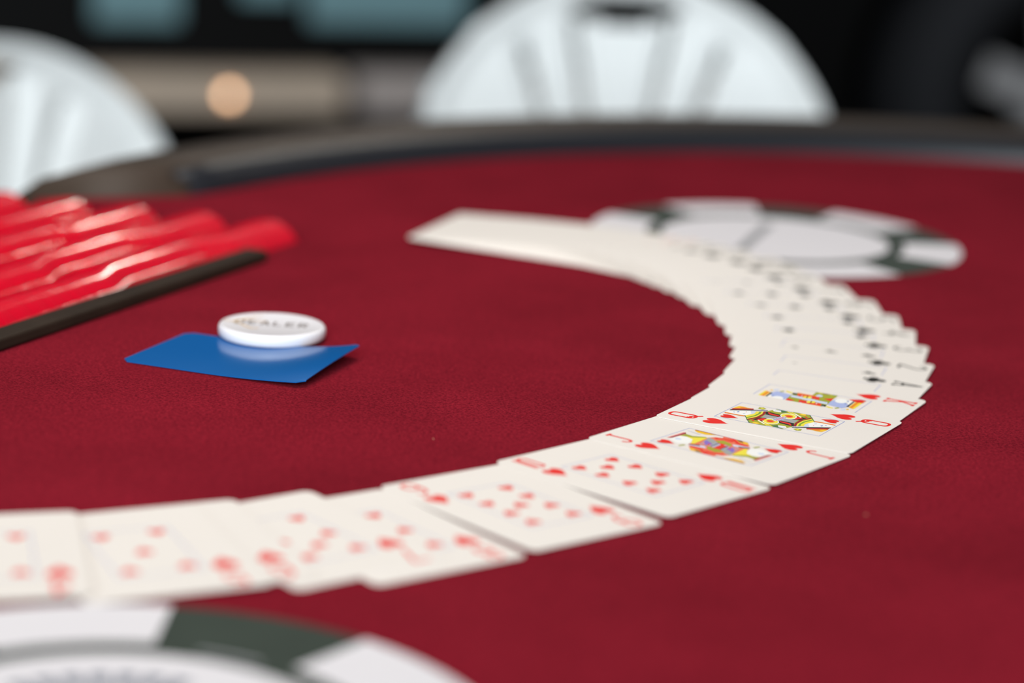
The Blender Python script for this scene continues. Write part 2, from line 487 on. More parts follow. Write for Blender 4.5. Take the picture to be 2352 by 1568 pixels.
for i in range(len(side)):
    j = (i + 1) % len(side); bm.faces.new((a[i], a[j], b_[j], b_[i]))
bm.faces.new(a); bm.faces.new(b_[::-1])
bm_obj('body', bm, M['dark'], car)
cbox('side_step', (-1.0, -0.02, 0.366), (0.135, 0.10, 0.440), M['sill'])
cbox('side_step', (0.165, -0.02, 0.366), (0.95, 0.10, 0.440), M['sill2'])
cbox('door_reflection', (-0.325, 0.08, 0.518), (-0.16, 0.11, 1.00), M['teal'])  # teal reflections on the dark door, painted in as flat panels
cbox('door_reflection', (-0.05, 0.08, 0.565), (0.06, 0.11, 1.00), M['teal'])
cbox('door_reflection', (0.085, 0.08, 0.522), (0.40, 0.11, 1.00), M['teal'])
bm = bmesh.new(); add_lathe(bm, [(0, -0.006), (0.008, -0.004), (0.009, 0.0), (0, 0.0)], 20, Matrix.Translation((-0.09, -0.021, 0.402)) @ Matrix.Rotation(math.pi / 2, 4, 'X') @ Matrix.Scale(-1, 4, (0, 0, 1)))
bm_obj('step_highlight', bm, M['highlight'], car)  # glowing dot added for the warm highlight on the side step
for wx in (WX, -1.5):
    Mw = Matrix.Translation((wx, 0.02, WZ)) @ Matrix.Rotation(math.pi / 2, 4, 'X')
    bm = bmesh.new(); add_lathe(bm, [(0.255, -0.2), (0.33, -0.21), (WR - 0.02, -0.19), (WR, -0.14), (WR, 0.0), (WR - 0.02, 0.04), (0.33, 0.06), (0.255, 0.05), (0.255, -0.2)], 48, Mw)
    tyre = bm_obj('tyre', bm, M['rubber'], car, smooth=True)
    bm = bmesh.new(); add_lathe(bm, [(0.255, 0.05), (0.235, 0.052), (0.225, 0.0), (0.225, -0.15), (0.0, -0.15)], 48, Mw)
    rim = bm_obj('rim', bm, M['dark'], car, smooth=True)
    for k in range(6):
        bm = bmesh.new()
        Mk = Mw @ Matrix.Rotation(math.radians(60 * k + 40), 4, 'Z')
        add_box(bm, (0.03, -0.034, 0.0), (0.235, 0.034, 0.035), Mk); bm_obj('spoke', bm, M['alloy'], rim)
    bm = bmesh.new(); add_lathe(bm, [(0, 0.05), (0.05, 0.045), (0.06, 0.02), (0.06, -0.1), (0, -0.1)], 24, Mw); bm_obj('hub', bm, M['alloy'], rim)
# ------------------------------------------------------------------ playing cards
CW, CL, CT = 0.0635, 0.0889, 0.00024
def card_mesh():
    r = 0.0036; pts = []
    for sx, sy, a0 in ((1, 1, 0), (-1, 1, 90), (-1, -1, 180), (1, -1, 270)):
        for k in range(7):
            a = math.radians(a0 + 15 * k)
            pts.append((sx * (CL / 2 - r) + r * math.cos(a), sy * (CW / 2 - r) + r * math.sin(a)))
    bm = bmesh.new(); add_prism(bm, pts, 0, CT)
    bmesh.ops.recalc_face_normals(bm, faces=bm.faces)
    me = bpy.data.meshes.new('playing_card'); bm.to_mesh(me); bm.free(); me.materials.append(M['card']); return me
CARD = card_mesh()
ZP = CT + 0.00002
def flat(name, polys, m, z=ZP):
    """polygons in card millimetres (x = long axis, y = across) -> mesh"""
    vs, fs = [], []
    for n_, p in enumerate(polys):
        s = sum(p[i][0] * p[(i + 1) % len(p)][1] - p[(i + 1) % len(p)][0] * p[i][1] for i in range(len(p)))
        if s < 0: p = p[::-1]
        fs.append(list(range(len(vs), len(vs) + len(p)))); vs += [(x / 1000, y / 1000, z + 1.6e-6 * (n_ % 7)) for x, y in p]
    me = bpy.data.meshes.new(name); me.from_pydata(vs, [], fs); me.update(); me.materials.append(m); return me
def circle(cx, cy, r, n=18): return [(cx + r * math.cos(2 * math.pi * i / n), cy + r * math.sin(2 * math.pi * i / n)) for i in range(n)]
# suit shapes in a unit box, +y up
def heart():
    pts = []
    for i in range(36):
        t = 2 * math.pi * i / 36
        pts.append((16 * math.sin(t) ** 3 / 34, (13 * math.cos(t) - 5 * math.cos(2 * t) - 2 * math.cos(3 * t) - math.cos(4 * t) + 2.5) / 30))
    return [pts]
def diamond(): return [[(0, 0.55), (-0.2, 0.24), (-0.42, 0), (-0.2, -0.24), (0, -0.55), (0.2, -0.24), (0.42, 0), (0.2, 0.24)]]
def stem(): return [(-0.04, 0.05), (0.04, 0.05), (0.07, -0.3), (0.2, -0.5), (-0.2, -0.5), (-0.07, -0.3)]
def club(): return [circle(0, 0.27, 0.235), circle(-0.255, -0.09, 0.235), circle(0.255, -0.09, 0.235), [(-0.15, 0.15), (0.15, 0.15), (0.1, -0.1), (-0.1, -0.1)], stem()]
def spade(): return [[(-x, 0.08 - y * 0.85) for x, y in heart()[0]], stem()]
SUITS = dict(heart=(heart(), 'ink_red'), diamond=(diamond(), 'ink_red'), club=(club(), 'ink_black'), spade=(spade(), 'ink_black'))
def place(polys, sx, sy, up=1):
    # symbol "up" points along +x of the card (up=1) or -x; symbol right is -y
    return [[(up * y * sy, -up * x * sx) for x, y in p] for p in polys]
PIPME, BIGME, SMLME = {}, {}, {}
for s, (poly, ink) in SUITS.items():
    PIPME[s] = flat('pip', place(poly, 6.6, 6.6), M[ink])
    BIGME[s] = flat('index_suit', place(poly, 9.4, 11.6 if s == 'heart' else 10.5), M[ink])
    SMLME[s] = flat('figure_suit', place(poly, 5.8, 8.2), M[ink], ZP + 0.00012)
# stroke letters in a box x 0..1, y 0..2
def arc(cx, cy, rx, ry, a0, a1, n=12): return [(cx + rx * math.cos(math.radians(a0 + (a1 - a0) * i / n)), cy + ry * math.sin(math.radians(a0 + (a1 - a0) * i / n))) for i in range(n + 1)]
def RRECT(x0, y0, x1, y1, r):
    return [(x1, y1 - r)] + arc(x1 - r, y1 - r, r, r, 0, 90, 6) + arc(x0 + r, y1 - r, r, r, 90, 180, 6) + arc(x0 + r, y0 + r, r, r, 180, 270, 6) + arc(x1 - r, y0 + r, r, r, 270, 360, 6) + [(x1, y1 - r)]
GL = {
 'A': [[(0.05, 0), (0.5, 2), (0.95, 0)], [(0.22, 0.62), (0.78, 0.62)], [(-0.08, 0), (0.22, 0)], [(0.78, 0), (1.08, 0)]],
 '2': [arc(0.5, 1.5, 0.45, 0.5, 170, -35) + [(0.05, 0.05), (1.0, 0.05)]],
 '3': [arc(0.45, 1.52, 0.42, 0.46, 160, -90), arc(0.45, 0.52, 0.5, 0.54, 90, -160)],
 '4': [[(0.75, 0), (0.75, 2), (0.0, 0.6), (1.02, 0.6)]],
 '5': [[(0.9, 1.97), (0.15, 1.97), (0.1, 1.1)] + arc(0.45, 0.62, 0.5, 0.6, 120, -150)],
 '6': [arc(0.5, 0.55, 0.46, 0.53, 0, 360, 20), [(0.04, 0.6)] + arc(0.6, 1.1, 0.56, 0.88, 175, 60)],
 '7': [[(0.0, 1.95), (1.0, 1.95), (0.35, 0)]],
 '8': [arc(0.5, 1.5, 0.4, 0.47, 0, 360, 20), arc(0.5, 0.52, 0.47, 0.52, 0, 360, 20)],
 '9': [arc(0.5, 1.45, 0.46, 0.53, 0, 360, 20), [(0.96, 1.4)] + arc(0.4, 0.9, 0.56, 0.88, -5, -120)],
 '1': [[(0.12, 0), (0.12, 2)]],
 '0': [RRECT(0.38, 0.03, 1.0, 1.97, 0.28)],
 'J': [[(0.75, 1.95), (0.75, 0.5)] + arc(0.42, 0.5, 0.33, 0.46, 0, -170), [(0.5, 1.95), (1.0, 1.95)]],
 'Q': [RRECT(0.06, 0.16, 0.94, 1.98, 0.34), [(0.30, 0.42), (0.5, 0.5), (0.85, 0.05), (1.02, -0.12)], [(0.3, 0.42), (0.2, 0.62)]],
 'K': [[(0.15, 0), (0.15, 2)], [(0.15, 0.75), (0.85, 2)], [(0.38, 1.15), (0.88, 0)], [(-0.02, 0), (0.32, 0)], [(-0.02, 2), (0.32, 2)], [(0.68, 2), (1.02, 2)], [(0.7, 0), (1.06, 0)]],
}
GL['10'] = GL['1'] + GL['0']
def strokes(lines, w):
    out = []
    for ln in lines:
        for (x0, y0), (x1, y1) in zip(ln, ln[1:]):
            dx, dy = x1 - x0, y1 - y0; l = math.hypot(dx, dy)
            if l < 1e-6: continue
            px, py = -dy / l * w / 2, dx / l * w / 2; ex, ey = dx / l * w * 0.25, dy / l * w * 0.25
            out.append([(x0 - ex + px, y0 - ey + py), (x0 - ex - px, y0 - ey - py), (x1 + ex - px, y1 + ey - py), (x1 + ex + px, y1 + ey + py)])
    return out
LET = {}
def letter_mesh(rank, ink):
    if (rank, ink) not in LET:
        sx, sy = 6.2, 6.4
        lines = [[((x - 0.5) * sx, (y - 1) * sy) for x, y in ln] for ln in GL[rank]]
        polys = [[(y, -x) for x, y in p] for p in strokes(lines, 1.35)]
        LET[rank, ink] = flat('index_letter', polys, M[ink])
    return LET[rank, ink]
fx, fy, fw = 24.0, 14.7, 0.13
FRAME = flat('frame_line', [[(-fx - fw, y - fw), (fx + fw, y - fw), (fx + fw, y + fw), (-fx - fw, y + fw)] for y in (-fy, fy)]
             + [[(x - fw, -fy), (x + fw, -fy), (x + fw, fy), (x - fw, fy)] for x in (-fx, fx)], M['ink_blue'])
X3 = [(-18, 9.8), (0, 9.8), (18, 9.8), (-18, -9.8), (0, -9.8), (18, -9.8)]
X4 = [(a, b) for b in (9.8, -9.8) for a in (-18, -6, 6, 18)]
PIPS = {'A': [(0.01, 0)], '2': [(18, 0), (-18, 0)], '3': [(18, 0), (0.01, 0), (-18, 0)], '4': [(18, 9.8), (18, -9.8), (-18, 9.8), (-18, -9.8)],
        '5': [(18, 9.8), (18, -9.8), (-18, 9.8), (-18, -9.8), (0.01, 0)], '6': X3, '7': X3 + [(9, 0)], '8': X3 + [(9, 0), (-9, 0)], '9': X4 + [(0.01, 0)], '10': X4 + [(12, 0), (-12, 0)]}
ART_Q=[
('olive',1,[(-0.2,-0.2),(-1.7,-14.4),(2.5,-13.5),(7.5,-14.4),(9.5,-7.6),(14.4,4.2),(8.1,15.3),(0.3,15.4)]),
('dgreen',2,[(0.8,-13.3),(3.3,-10.0),(4.9,-13.0),(7.7,-14.5),(2.6,-13.7)]),
('yellow',2,[(-3.2,-10.6),(-2.8,-9.6),(2.3,-13.3),(1.4,-13.5)]),
('yellow',2,[(-5.3,-9.8),(-5.0,-8.8),(0.3,-13.4),(-0.6,-13.5)]),
('black',2,[(-0.1,-1.7),(7.4,-1.7),(9.6,-7.5),(7.8,-7.7),(2.5,-6.4)]),
('red',3,[(1.2,-3.2),(6.4,-3.8),(8.1,-6.2),(8.1,-7.3),(6.8,-6.0),(2.3,-4.9)]),
('grey',3,[(0.7,3.4),(2.5,3.0),(7.2,3.1),(7.8,-2.7),(0.3,-2.2)]),
('black',4,[(1.8,3.0),(2.4,7.4),(5.5,9.1),(9.0,8.5),(7.5,3.6),(4.1,2.7)]),
('red',5,[(2.4,3.9),(3.1,7.0),(5.6,8.2),(7.8,7.3),(6.0,3.7)]),
('dred',4,[(9.5,-7.6),(8.0,-2.5),(7.7,4.1),(10.4,11.3),(11.2,10.0),(9.1,3.6),(9.1,-2.2),(10.4,-6.8)]),
('yellow',5,[(10.3,-6.7),(9.1,-2.2),(9.1,3.6),(11.2,10.0),(14.1,5.0),(12.5,1.3),(12.2,-1.5),(12.9,-4.5)]),
('green',6,[(10.9,-6.0),(9.9,-2.2),(9.9,2.5),(11.8,8.8),(12.5,7.6),(10.9,2.0),(10.8,-2.0),(11.7,-5.3)]),
('lblue',5,[(12.9,-4.5),(12.2,-1.5),(12.5,1.3),(13.8,-0.2),(14.9,-4.2)]),
('white',6,[(12.6,1.1),(13.9,4.8),(21.1,6.2),(23.1,5.6),(23.1,3.5),(21.7,0.5),(15.3,-4.1)]),
('blue',7,[(18.2,1.0),(18.7,2.2),(19.4,1.4),(19.0,0.1)]),
('blue',7,[(19.6,2.9),(20.4,3.1),(20.5,2.4),(19.9,2.1)]),
('blue',7,[(15.1,2.0),(15.8,3.1),(16.0,2.6),(15.3,1.6)]),
('red',7,[(15.7,-0.9),(15.9,-0.4),(16.3,-1.2),(16.0,-1.5)]),
('orange',7,[(13.4,6.5),(15.5,6.7),(23.0,6.7),(23.1,5.2),(16.0,5.4),(14.1,5.0)]),
('lblue',6,[(9.2,-7.9),(15.1,-3.8),(15.4,-4.5),(9.4,-8.8)]),
('black',7,[(9.3,-8.9),(15.3,-4.3),(23.0,1.1),(23.2,-0.1),(15.9,-5.6),(9.7,-9.9)]),
('dred',6,[(14.9,-6.7),(22.9,-0.3),(23.2,-2.9),(15.8,-8.3)]),
('red',7,[(15.4,-7.3),(22.9,-1.7),(23.0,-2.6),(15.8,-7.9)]),
('gold',6,[(16.5,-7.9),(23.2,-2.8),(22.9,-6.0),(22.4,-8.3),(20.4,-8.4),(18.5,-7.9)]),
('orange',7,[(17.8,-7.4),(20.4,-5.6),(21.7,-6.6),(20.2,-7.8)]),
('olive',6,[(11.0,-11.5),(11.8,-9.5),(14.2,-9.4),(14.6,-12.2),(12.9,-13.0)]),
('yellow',7,[(11.8,-11.4),(12.4,-10.3),(13.7,-10.7),(13.4,-12.2)]),
('white',6,[(3.6,-10.3),(6.9,-9.8),(8.1,-11.5),(7.7,-13.5),(5.0,-13.2)]),
('blue',7,[(4.6,-12.4),(7.4,-11.9),(7.5,-12.3),(4.8,-12.9)]),
('white',5,[(2.0,-5.3),(2.4,-7.1),(2.3,-8.8),(1.5,-10.1),(0.4,-10.9),(-1.1,-11.0),(-2.6,-10.4),(-3.9,-9.2),(-4.8,-7.6),(-5.2,-5.8),(-5.1,-4.1),(-4.3,-2.7),(-3.1,-2.0),(-1.7,-1.9),(-0.2,-2.5),(1.1,-3.7)]),
('yellow',6,[(1.6,-5.5),(1.9,-6.9),(1.8,-8.3),(1.1,-9.4),(0.1,-10.1),(-1.2,-10.2),(-2.5,-9.7),(-3.6,-8.8),(-4.4,-7.4),(-4.7,-5.9),(-4.5,-4.5),(-3.9,-3.4),(-2.8,-2.8),(-1.6,-2.7),(-0.3,-3.1),(0.8,-4.1)]),
('orange',7,[(0.2,-5.8),(0.4,-6.9),(0.0,-7.9),(-0.7,-8.5),(-1.7,-8.5),(-2.7,-7.9),(-3.3,-6.9),(-3.5,-5.8),(-3.2,-4.8),(-2.4,-4.2),(-1.4,-4.2),(-0.5,-4.8)]),
('red',8,[(-0.5,-5.9),(-0.5,-6.5),(-0.8,-7.0),(-1.3,-7.3),(-2.0,-7.4),(-2.6,-7.2),(-2.9,-6.7),(-3.0,-6.2),(-2.7,-5.7),(-2.1,-5.4),(-1.4,-5.3),(-0.9,-5.5)]),
('gold',6,[(3.4,13.4),(4.4,15.3),(6.5,14.4),(6.9,12.0),(5.0,11.8)]),
('yellow',7,[(4.0,14.1),(5.2,14.8),(6.1,13.2),(5.2,12.7)]),
('red',6,[(7.0,10.4),(7.7,11.0),(9.3,9.5),(8.8,8.9)]),
('yellow',6,[(-0.9,13.7),(0.1,13.8),(6.6,9.2),(6.0,8.6)]),
('yellow',6,[(-3.0,14.0),(-2.2,14.2),(4.3,9.1),(3.5,9.4)]),
('white',7,[(1.6,12.1),(2.0,12.7),(6.7,8.4),(6.4,7.7)]),
('lblue',8,[(-2.1,-4.0),(-1.3,2.7),(0.9,5.7),(-0.0,-0.6),(-0.6,-3.5)]),
('purple',9,[(-1.6,-3.8),(-0.9,2.8),(-0.6,3.4),(-1.0,-3.5)]),
('red',9,[(-0.7,-3.3),(-0.1,4.0),(0.2,4.4),(-0.3,-2.9)]),
('dgreen',7,[(7.6,15.3),(8.1,15.3),(14.4,4.7),(14.0,4.6)]),
]
ART_J=[
('salmon',1,[(0.0,-0.8),(-0.0,-14.4),(8.7,-11.1),(10.7,-7.6),(10.8,6.6),(5.4,13.7),(-1.3,15.2),(-7.1,14.7)]),
('red',2,[(-0.5,-12.7),(-0.0,-9.4),(7.2,-8.6),(8.8,-10.3),(5.0,-12.3)]),
('salmon',3,[(0.0,-10.5),(6.4,-9.5),(7.2,-10.3),(2.5,-10.9)]),
('grey',3,[(2.8,-3.5),(2.8,2.9),(7.5,3.3),(10.4,-8.2),(7.9,-7.8)]),
('olive',3,[(-6.0,5.6),(-3.4,8.8),(1.7,6.8),(3.3,3.5),(0.0,4.3),(-3.0,4.5)]),
('red',4,[(-10.3,9.8),(-7.1,14.7),(-1.4,12.9),(2.6,8.9),(9.1,7.7),(7.8,9.4),(2.7,10.8),(-1.4,14.3),(-7.1,15.1)]),
('gold',4,[(-1.2,14.6),(5.0,14.0),(7.3,11.2),(2.6,11.5)]),
('brown',5,[(-0.7,14.3),(1.9,14.3),(4.5,12.1),(2.3,12.1)]),
('lblue',5,[(2.0,6.8),(9.4,8.3),(10.5,6.9),(6.7,4.7),(4.1,4.4)]),
('black',6,[(5.5,5.8),(9.9,7.4),(10.6,6.7),(6.6,4.6)]),
('lgrey',6,[(-3.7,-2.8),(-3.6,3.9),(-2.7,4.2),(-2.2,-2.9)]),
('red',6,[(-2.3,-2.5),(-2.8,4.1),(0.1,4.4),(0.8,-2.5)]),
('lgrey',6,[(0.8,-2.5),(0.5,3.7),(2.7,2.8),(2.8,-3.8)]),
('black',7,[(2.4,-3.6),(2.3,2.8),(2.8,2.8),(3.0,-3.9)]),
('purple',6,[(3.8,-1.0),(3.8,2.1),(7.4,2.4),(8.7,-3.9)]),
('red',7,[(3.6,0.2),(3.9,2.2),(4.6,2.1),(5.2,-0.2)]),
('pink',7,[(5.7,1.8),(7.4,2.4),(7.9,-0.7)]),
('yellow',6,[(10.3,-6.9),(9.3,4.3),(10.3,5.4),(13.3,-0.6),(17.8,-2.4),(20.0,-1.0),(19.9,-5.7),(16.3,-5.0),(11.6,-7.7)]),
('olive',7,[(10.4,-7.2),(15.0,-2.9),(19.8,-1.6),(19.9,-5.7),(16.3,-5.0),(11.7,-7.9)]),
('white',6,[(10.6,6.4),(14.5,9.3),(20.8,6.2),(20.1,-0.9),(17.8,-2.4),(13.3,-0.6)]),
('lblue',7,[(16.0,3.7),(18.4,5.0),(19.5,2.6),(17.6,2.0)]),
('olive',7,[(10.4,9.3),(11.6,12.5),(12.3,11.9),(11.7,8.7)]),
('dred',7,[(20.1,-6.2),(20.4,4.0),(21.5,5.0),(21.1,-3.2),(21.5,-7.8)]),
('pink',8,[(21.1,-6.8),(21.6,4.8),(22.3,5.3),(22.0,-7.3)]),
('dred',5,[(-21.0,14.8),(-7.3,15.2),(-6.8,14.2),(-20.3,13.7)]),
('gold',5,[(-20.8,13.4),(-18.3,14.2),(-10.1,13.7),(-13.7,11.2),(-17.7,11.3)]),
('lgrey',5,[(-22.8,11.0),(-15.3,9.5),(-14.9,8.9),(-21.9,10.5)]),
]
ART_K=[
('olive',1,[(-1.2,3.0),(-3.8,-3.1),(-1.6,-7.6),(8.2,-8.3),(9.6,-4.8),(8.5,9.0),(8.5,15.2),(5.1,18.8),(-1.8,18.4)]),
('red',3,[(-2.5,-7.0),(-3.6,-2.4),(6.8,-3.2),(8.1,-7.9),(-0.4,-7.2)]),
('orange',4,[(-2.4,-6.9),(-0.6,-6.7),(7.6,-6.4),(8.2,-8.3),(-0.4,-8.0)]),
('white',5,[(-2.1,-3.3),(-1.5,-3.1),(-1.4,-4.3),(-1.9,-4.5)]),
('white',5,[(0.1,-3.5),(0.7,-3.3),(0.9,-4.5),(0.3,-4.7)]),
('white',5,[(2.3,-3.6),(2.9,-3.5),(3.1,-4.6),(2.5,-4.8)]),
('white',5,[(4.5,-3.8),(5.0,-3.6),(5.3,-4.8),(4.8,-4.9)]),
('lblue',6,[(-4.2,-1.0),(-1.1,1.4),(8.4,0.7),(9.3,-2.9),(0.1,-2.0)]),
('red',6,[(-0.5,4.6),(1.9,5.3),(4.4,3.5),(2.1,2.9)]),
('olive',7,[(2.3,5.0),(8.9,3.3),(8.3,1.2),(4.4,3.2)]),
('red',6,[(4.7,5.4),(8.5,9.0),(8.7,3.5)]),
('yellow',7,[(-4.1,4.3),(-1.0,5.8),(-0.0,2.0),(-3.2,0.8)]),
('black',8,[(-2.7,4.9),(-2.2,5.2),(-1.5,1.3),(-1.9,1.3)]),
('hair',7,[(9.5,-2.8),(9.0,3.1),(9.7,8.8),(16.0,4.4),(18.7,-0.2),(16.8,-5.0)]),
('white',8,[(15.1,7.8),(15.4,6.1),(15.1,4.5),(14.3,3.3),(13.2,2.7),(12.0,2.9),(10.9,3.8),(10.1,5.3),(9.8,7.0),(10.1,8.7),(10.8,9.9),(11.9,10.5),(13.2,10.3),(14.3,9.3)]),
('blue',9,[(15.3,3.2),(15.9,3.9),(16.3,2.8),(15.8,2.2)]),
('blue',9,[(14.9,7.7),(14.9,9.0),(16.0,7.4),(15.8,6.6)]),
('white',7,[(14.9,8.4),(17.2,9.5),(18.2,1.8),(17.2,2.3)]),
('black',8,[(17.6,-1.3),(17.3,8.4),(17.9,10.4),(18.5,-1.3)]),
('gold',7,[(18.7,-1.6),(18.4,10.3),(21.6,11.8),(21.4,-3.2)]),
('orange',8,[(19.3,-1.5),(19.1,8.6),(20.0,8.7),(20.5,-1.8)]),
('yellow',8,[(21.1,-2.1),(20.7,10.8),(21.6,11.5),(21.8,-2.6)]),
('yellow',6,[(10.0,-7.0),(10.4,-5.4),(13.5,-6.7),(13.6,-8.5)]),
('black',6,[(7.8,-6.3),(7.4,-3.9),(9.7,-4.6),(9.9,-7.0)]),
('grey',7,[(8.1,-6.6),(8.7,-5.6),(9.4,-7.2),(8.6,-7.5)]),
('olive',6,[(13.9,-6.3),(15.2,-4.1),(15.9,-5.4),(14.8,-7.4)]),
('lblue',6,[(16.7,-8.3),(18.5,-4.5),(19.1,-7.0),(18.2,-8.9)]),
('gold',6,[(18.7,-5.0),(19.6,-3.7),(20.3,-5.5),(19.6,-6.2)]),
('yellow',4,[(-1.3,15.6),(-0.8,17.9),(0.9,16.7),(1.8,13.6),(-0.0,13.4)]),
('brown',4,[(0.6,17.1),(2.6,17.4),(6.0,13.8),(3.2,13.5)]),
('yellow',5,[(3.8,16.4),(6.4,13.5),(5.9,12.8)]),
('blue',4,[(4.4,18.8),(7.1,17.8),(8.4,15.6),(6.7,14.3)]),
('lblue',5,[(-0.1,8.4),(0.7,11.5),(2.6,10.5),(3.3,7.9),(1.3,6.7)]),
]

def art_mesh(name, art):
    mats, idx, vs, fs, mi = [], {}, [], [], []
    for c, layer, poly in art:
        for s in (1, -1):
            p = [(s * max(-23.9, min(23.9, x)), s * max(-14.6, min(14.6, y))) for x, y in poly]
            ar = sum(p[i][0] * p[(i + 1) % len(p)][1] - p[(i + 1) % len(p)][0] * p[i][1] for i in range(len(p)))
            if ar < 0: p = p[::-1]
            if c not in idx: idx[c] = len(mats); mats.append(M['ink_' + c + '_art'])
            fs.append(list(range(len(vs), len(vs) + len(p)))); mi.append(idx[c])
            vs += [(x / 1000, y / 1000, ZP + 0.000009 * layer + (0.000004 if s < 0 else 0)) for x, y in p]
    me = bpy.data.meshes.new(name); me.from_pydata(vs, [], fs); me.update()
    for m in mats: me.materials.append(m)
    for p, i in zip(me.polygons, mi): p.material_index = i
    return me
ARTME = {'J': art_mesh('court_figure', ART_J), 'Q': art_mesh('court_figure', ART_Q), 'K': art_mesh('court_figure', ART_K)}

def child(name, me, par, x=0, y=0, flip=False):
    o = bpy.data.objects.new(name, me); COL.objects.link(o); o.parent = par
    o.location = (x / 1000, y / 1000, 0)
    if flip: o.rotation_euler = (0, 0, math.pi)
    return o
def deal(rank, suit, x, y, deg, zn, zf, label, group, two=True):
    """zn / zf: lift of the near and far long edge in mm"""
    a = math.radians(deg)
    ex = Vector((math.cos(a), math.sin(a), 0)); tilt = math.asin((zf - zn) / 1000 / CW)
    hy = Vector((-ex.y, ex.x, 0)); ey = hy * math.cos(tilt) + Vector((0, 0, math.sin(tilt))); ez = ex.cross(ey)
    c = bpy.data.objects.new('playing_card', CARD); COL.objects.link(c)
    Mx = Matrix((ex, ey, ez)).transposed().to_4x4(); Mx.translation = (x, y, T + 0.0004 + (zn + zf) / 2000)
    c.matrix_world = Mx
    tag(c, label, 'card', group)
    ink = SUITS[suit][1]; lm = letter_mesh(rank, ink)
    child('index_letter', lm, c, 35, 21.6)
    if two: child('index_letter', lm, c, -35, -21.6, True)          # the other corner lies under its neighbour
    child('index_suit', BIGME[suit], c, 19.4, 22.2); child('index_suit', BIGME[suit], c, -19.4, -22.2, True)
    child('frame_line', FRAME, c)
    if rank in PIPS:
        for px, py in PIPS[rank]: child('pip', PIPME[suit], c, px, py, px < 0)
    else:
        child('court_figure', ARTME[rank], c)
        child('figure_suit', SMLME[suit], c, 18.2, 11.2); child('figure_suit', SMLME[suit], c, -18.2, -11.2, True)
    return c
NAMES = {'A': 'ace', '2': 'two', '3': 'three', '4': 'four', '5': 'five', '6': 'six', '7': 'seven', '8': 'eight', '9': 'nine', '10': 'ten', 'J': 'jack', 'Q': 'queen', 'K': 'king'}
G1 = 'face-up cards of the curved ribbon'
front = [('4', -0.1703, 0.7648, -75.7, 0.1, 1.5, 'cut by the left picture edge'),
         ('5', -0.1207, 0.7785, -65.5, 0.05, 1.2, 'with its whole face showing in front'),
         ('6', -0.1070, 0.7880, -64.0, 0.0, 0.8, 'mostly hidden under the five'),
         ('7', -0.0690, 0.8040, -51.0, 0.0, 0.5, 'between the six and the eight'),
         ('8', -0.0426, 0.8130, -52.0, 0.0, 0.1, 'lowest of the front cards, under the nine'),
         ('9', 0.0060, 0.8560, -48.6, 0.5, 0.05, 'between the eight and the ten'),
         ('10', 0.0496, 0.9030, -42.4, 0.5, 0.05, 'under the jack'),
         ('J', 0.0868, 0.9505, -36.2, 0.5, 0.05, 'half in focus in front of the queen'),
         ('Q', 0.1160, 0.9985, -28.3, 0.5, 0.45, 'sharply in focus on top of its neighbours'),
         ('K', 0.1325, 1.0347, -25.9, 0.0, 0.6, 'tucked under the far side of the queen')]
for r, x, y, d_, zn, zf, where in front:
    deal(r, 'heart', x, y, d_, zn, zf, '%s of hearts card %s' % (NAMES[r], where), G1)
clubs = [('A', 0.1410, 1.0627, -21.15, 0.8), ('2', 0.1487, 1.0940, -16.66, 0.9), ('3', 0.1527, 1.1273, -13.15, 1.1), ('4', 0.1527, 1.1554, -8.27, 1.7),
         ('5', 0.1505, 1.1829, -3.79, 2.0), ('6', 0.1454, 1.2091, 2.59, 2.6), ('7', 0.1369, 1.2355, 8.72, 3.4), ('8', 0.1271, 1.2586, 14.1, 4.0),
         ('9', 0.1199, 1.2771, 16.62, 4.3), ('10', 0.1119, 1.2918, 18.42, 4.5)]
prev = 'king of hearts'
for r, x, y, d_, zf in clubs:
    deal(r, 'club', x, y, d_, 0.0, zf, '%s of clubs card lying just beyond the %s' % (NAMES[r], prev), G1, False)
    prev = '%s of clubs' % NAMES[r]
# the tightly squared far end: the near inner corner walks along this curve
path = [Vector(p) for p in ((0.0795, 1.2485), (0.0628, 1.2800), (0.0379, 1.3020), (0.0122, 1.3165), (-0.0026, 1.3245))]
seg = [(path[i + 1] - path[i]).length for i in range(4)]; tot = sum(seg)
def along(s):
    for i in range(4):
        if s <= seg[i] or i == 3: return path[i].lerp(path[i + 1], s / seg[i])
        s -= seg[i]
order = [(r, 'club') for r in ('J', 'Q', 'K')] + [(r, 'diamond') for r in ('K', 'Q', 'J', '10', '9', '8', '7', '6', '5', '4', '3', '2', 'A')] \
    + [(r, 'spade') for r in ('K', 'Q', 'J', '10', '9', '8', '7', '6', '5', '4', '3', '2', 'A')]
steps = [0.0115, 0.0095, 0.0078, 0.0064, 0.0055, 0.0049]; rest = (tot - sum(steps)) / (len(order) - len(steps))
steps += [rest] * (len(order) - len(steps))
s = 0
rnd = random.Random(2)
for k, (r, suit) in enumerate(order):
    s += steps[k]; f = s / tot
    p = along(min(s, tot)); d_ = 18.42 + (72 - 18.42) * f + rnd.uniform(-0.6, 0.6)
    a = math.radians(d_); ex = Vector((math.cos(a), math.sin(a))); hy = Vector((-ex.y, ex.x))
    c = p + ex * CL / 2 + hy * CW / 2
    last = k == len(order) - 1
    deal(r, suit, c.x, c.y, d_, 0.0, 4.6 - 2.2 * f,
         'end card of the ribbon, farthest from the camera' if last else 'blurred card packed in the tight far end of the ribbon',
         G1 if last else 'tightly packed cards at the far end of the ribbon')

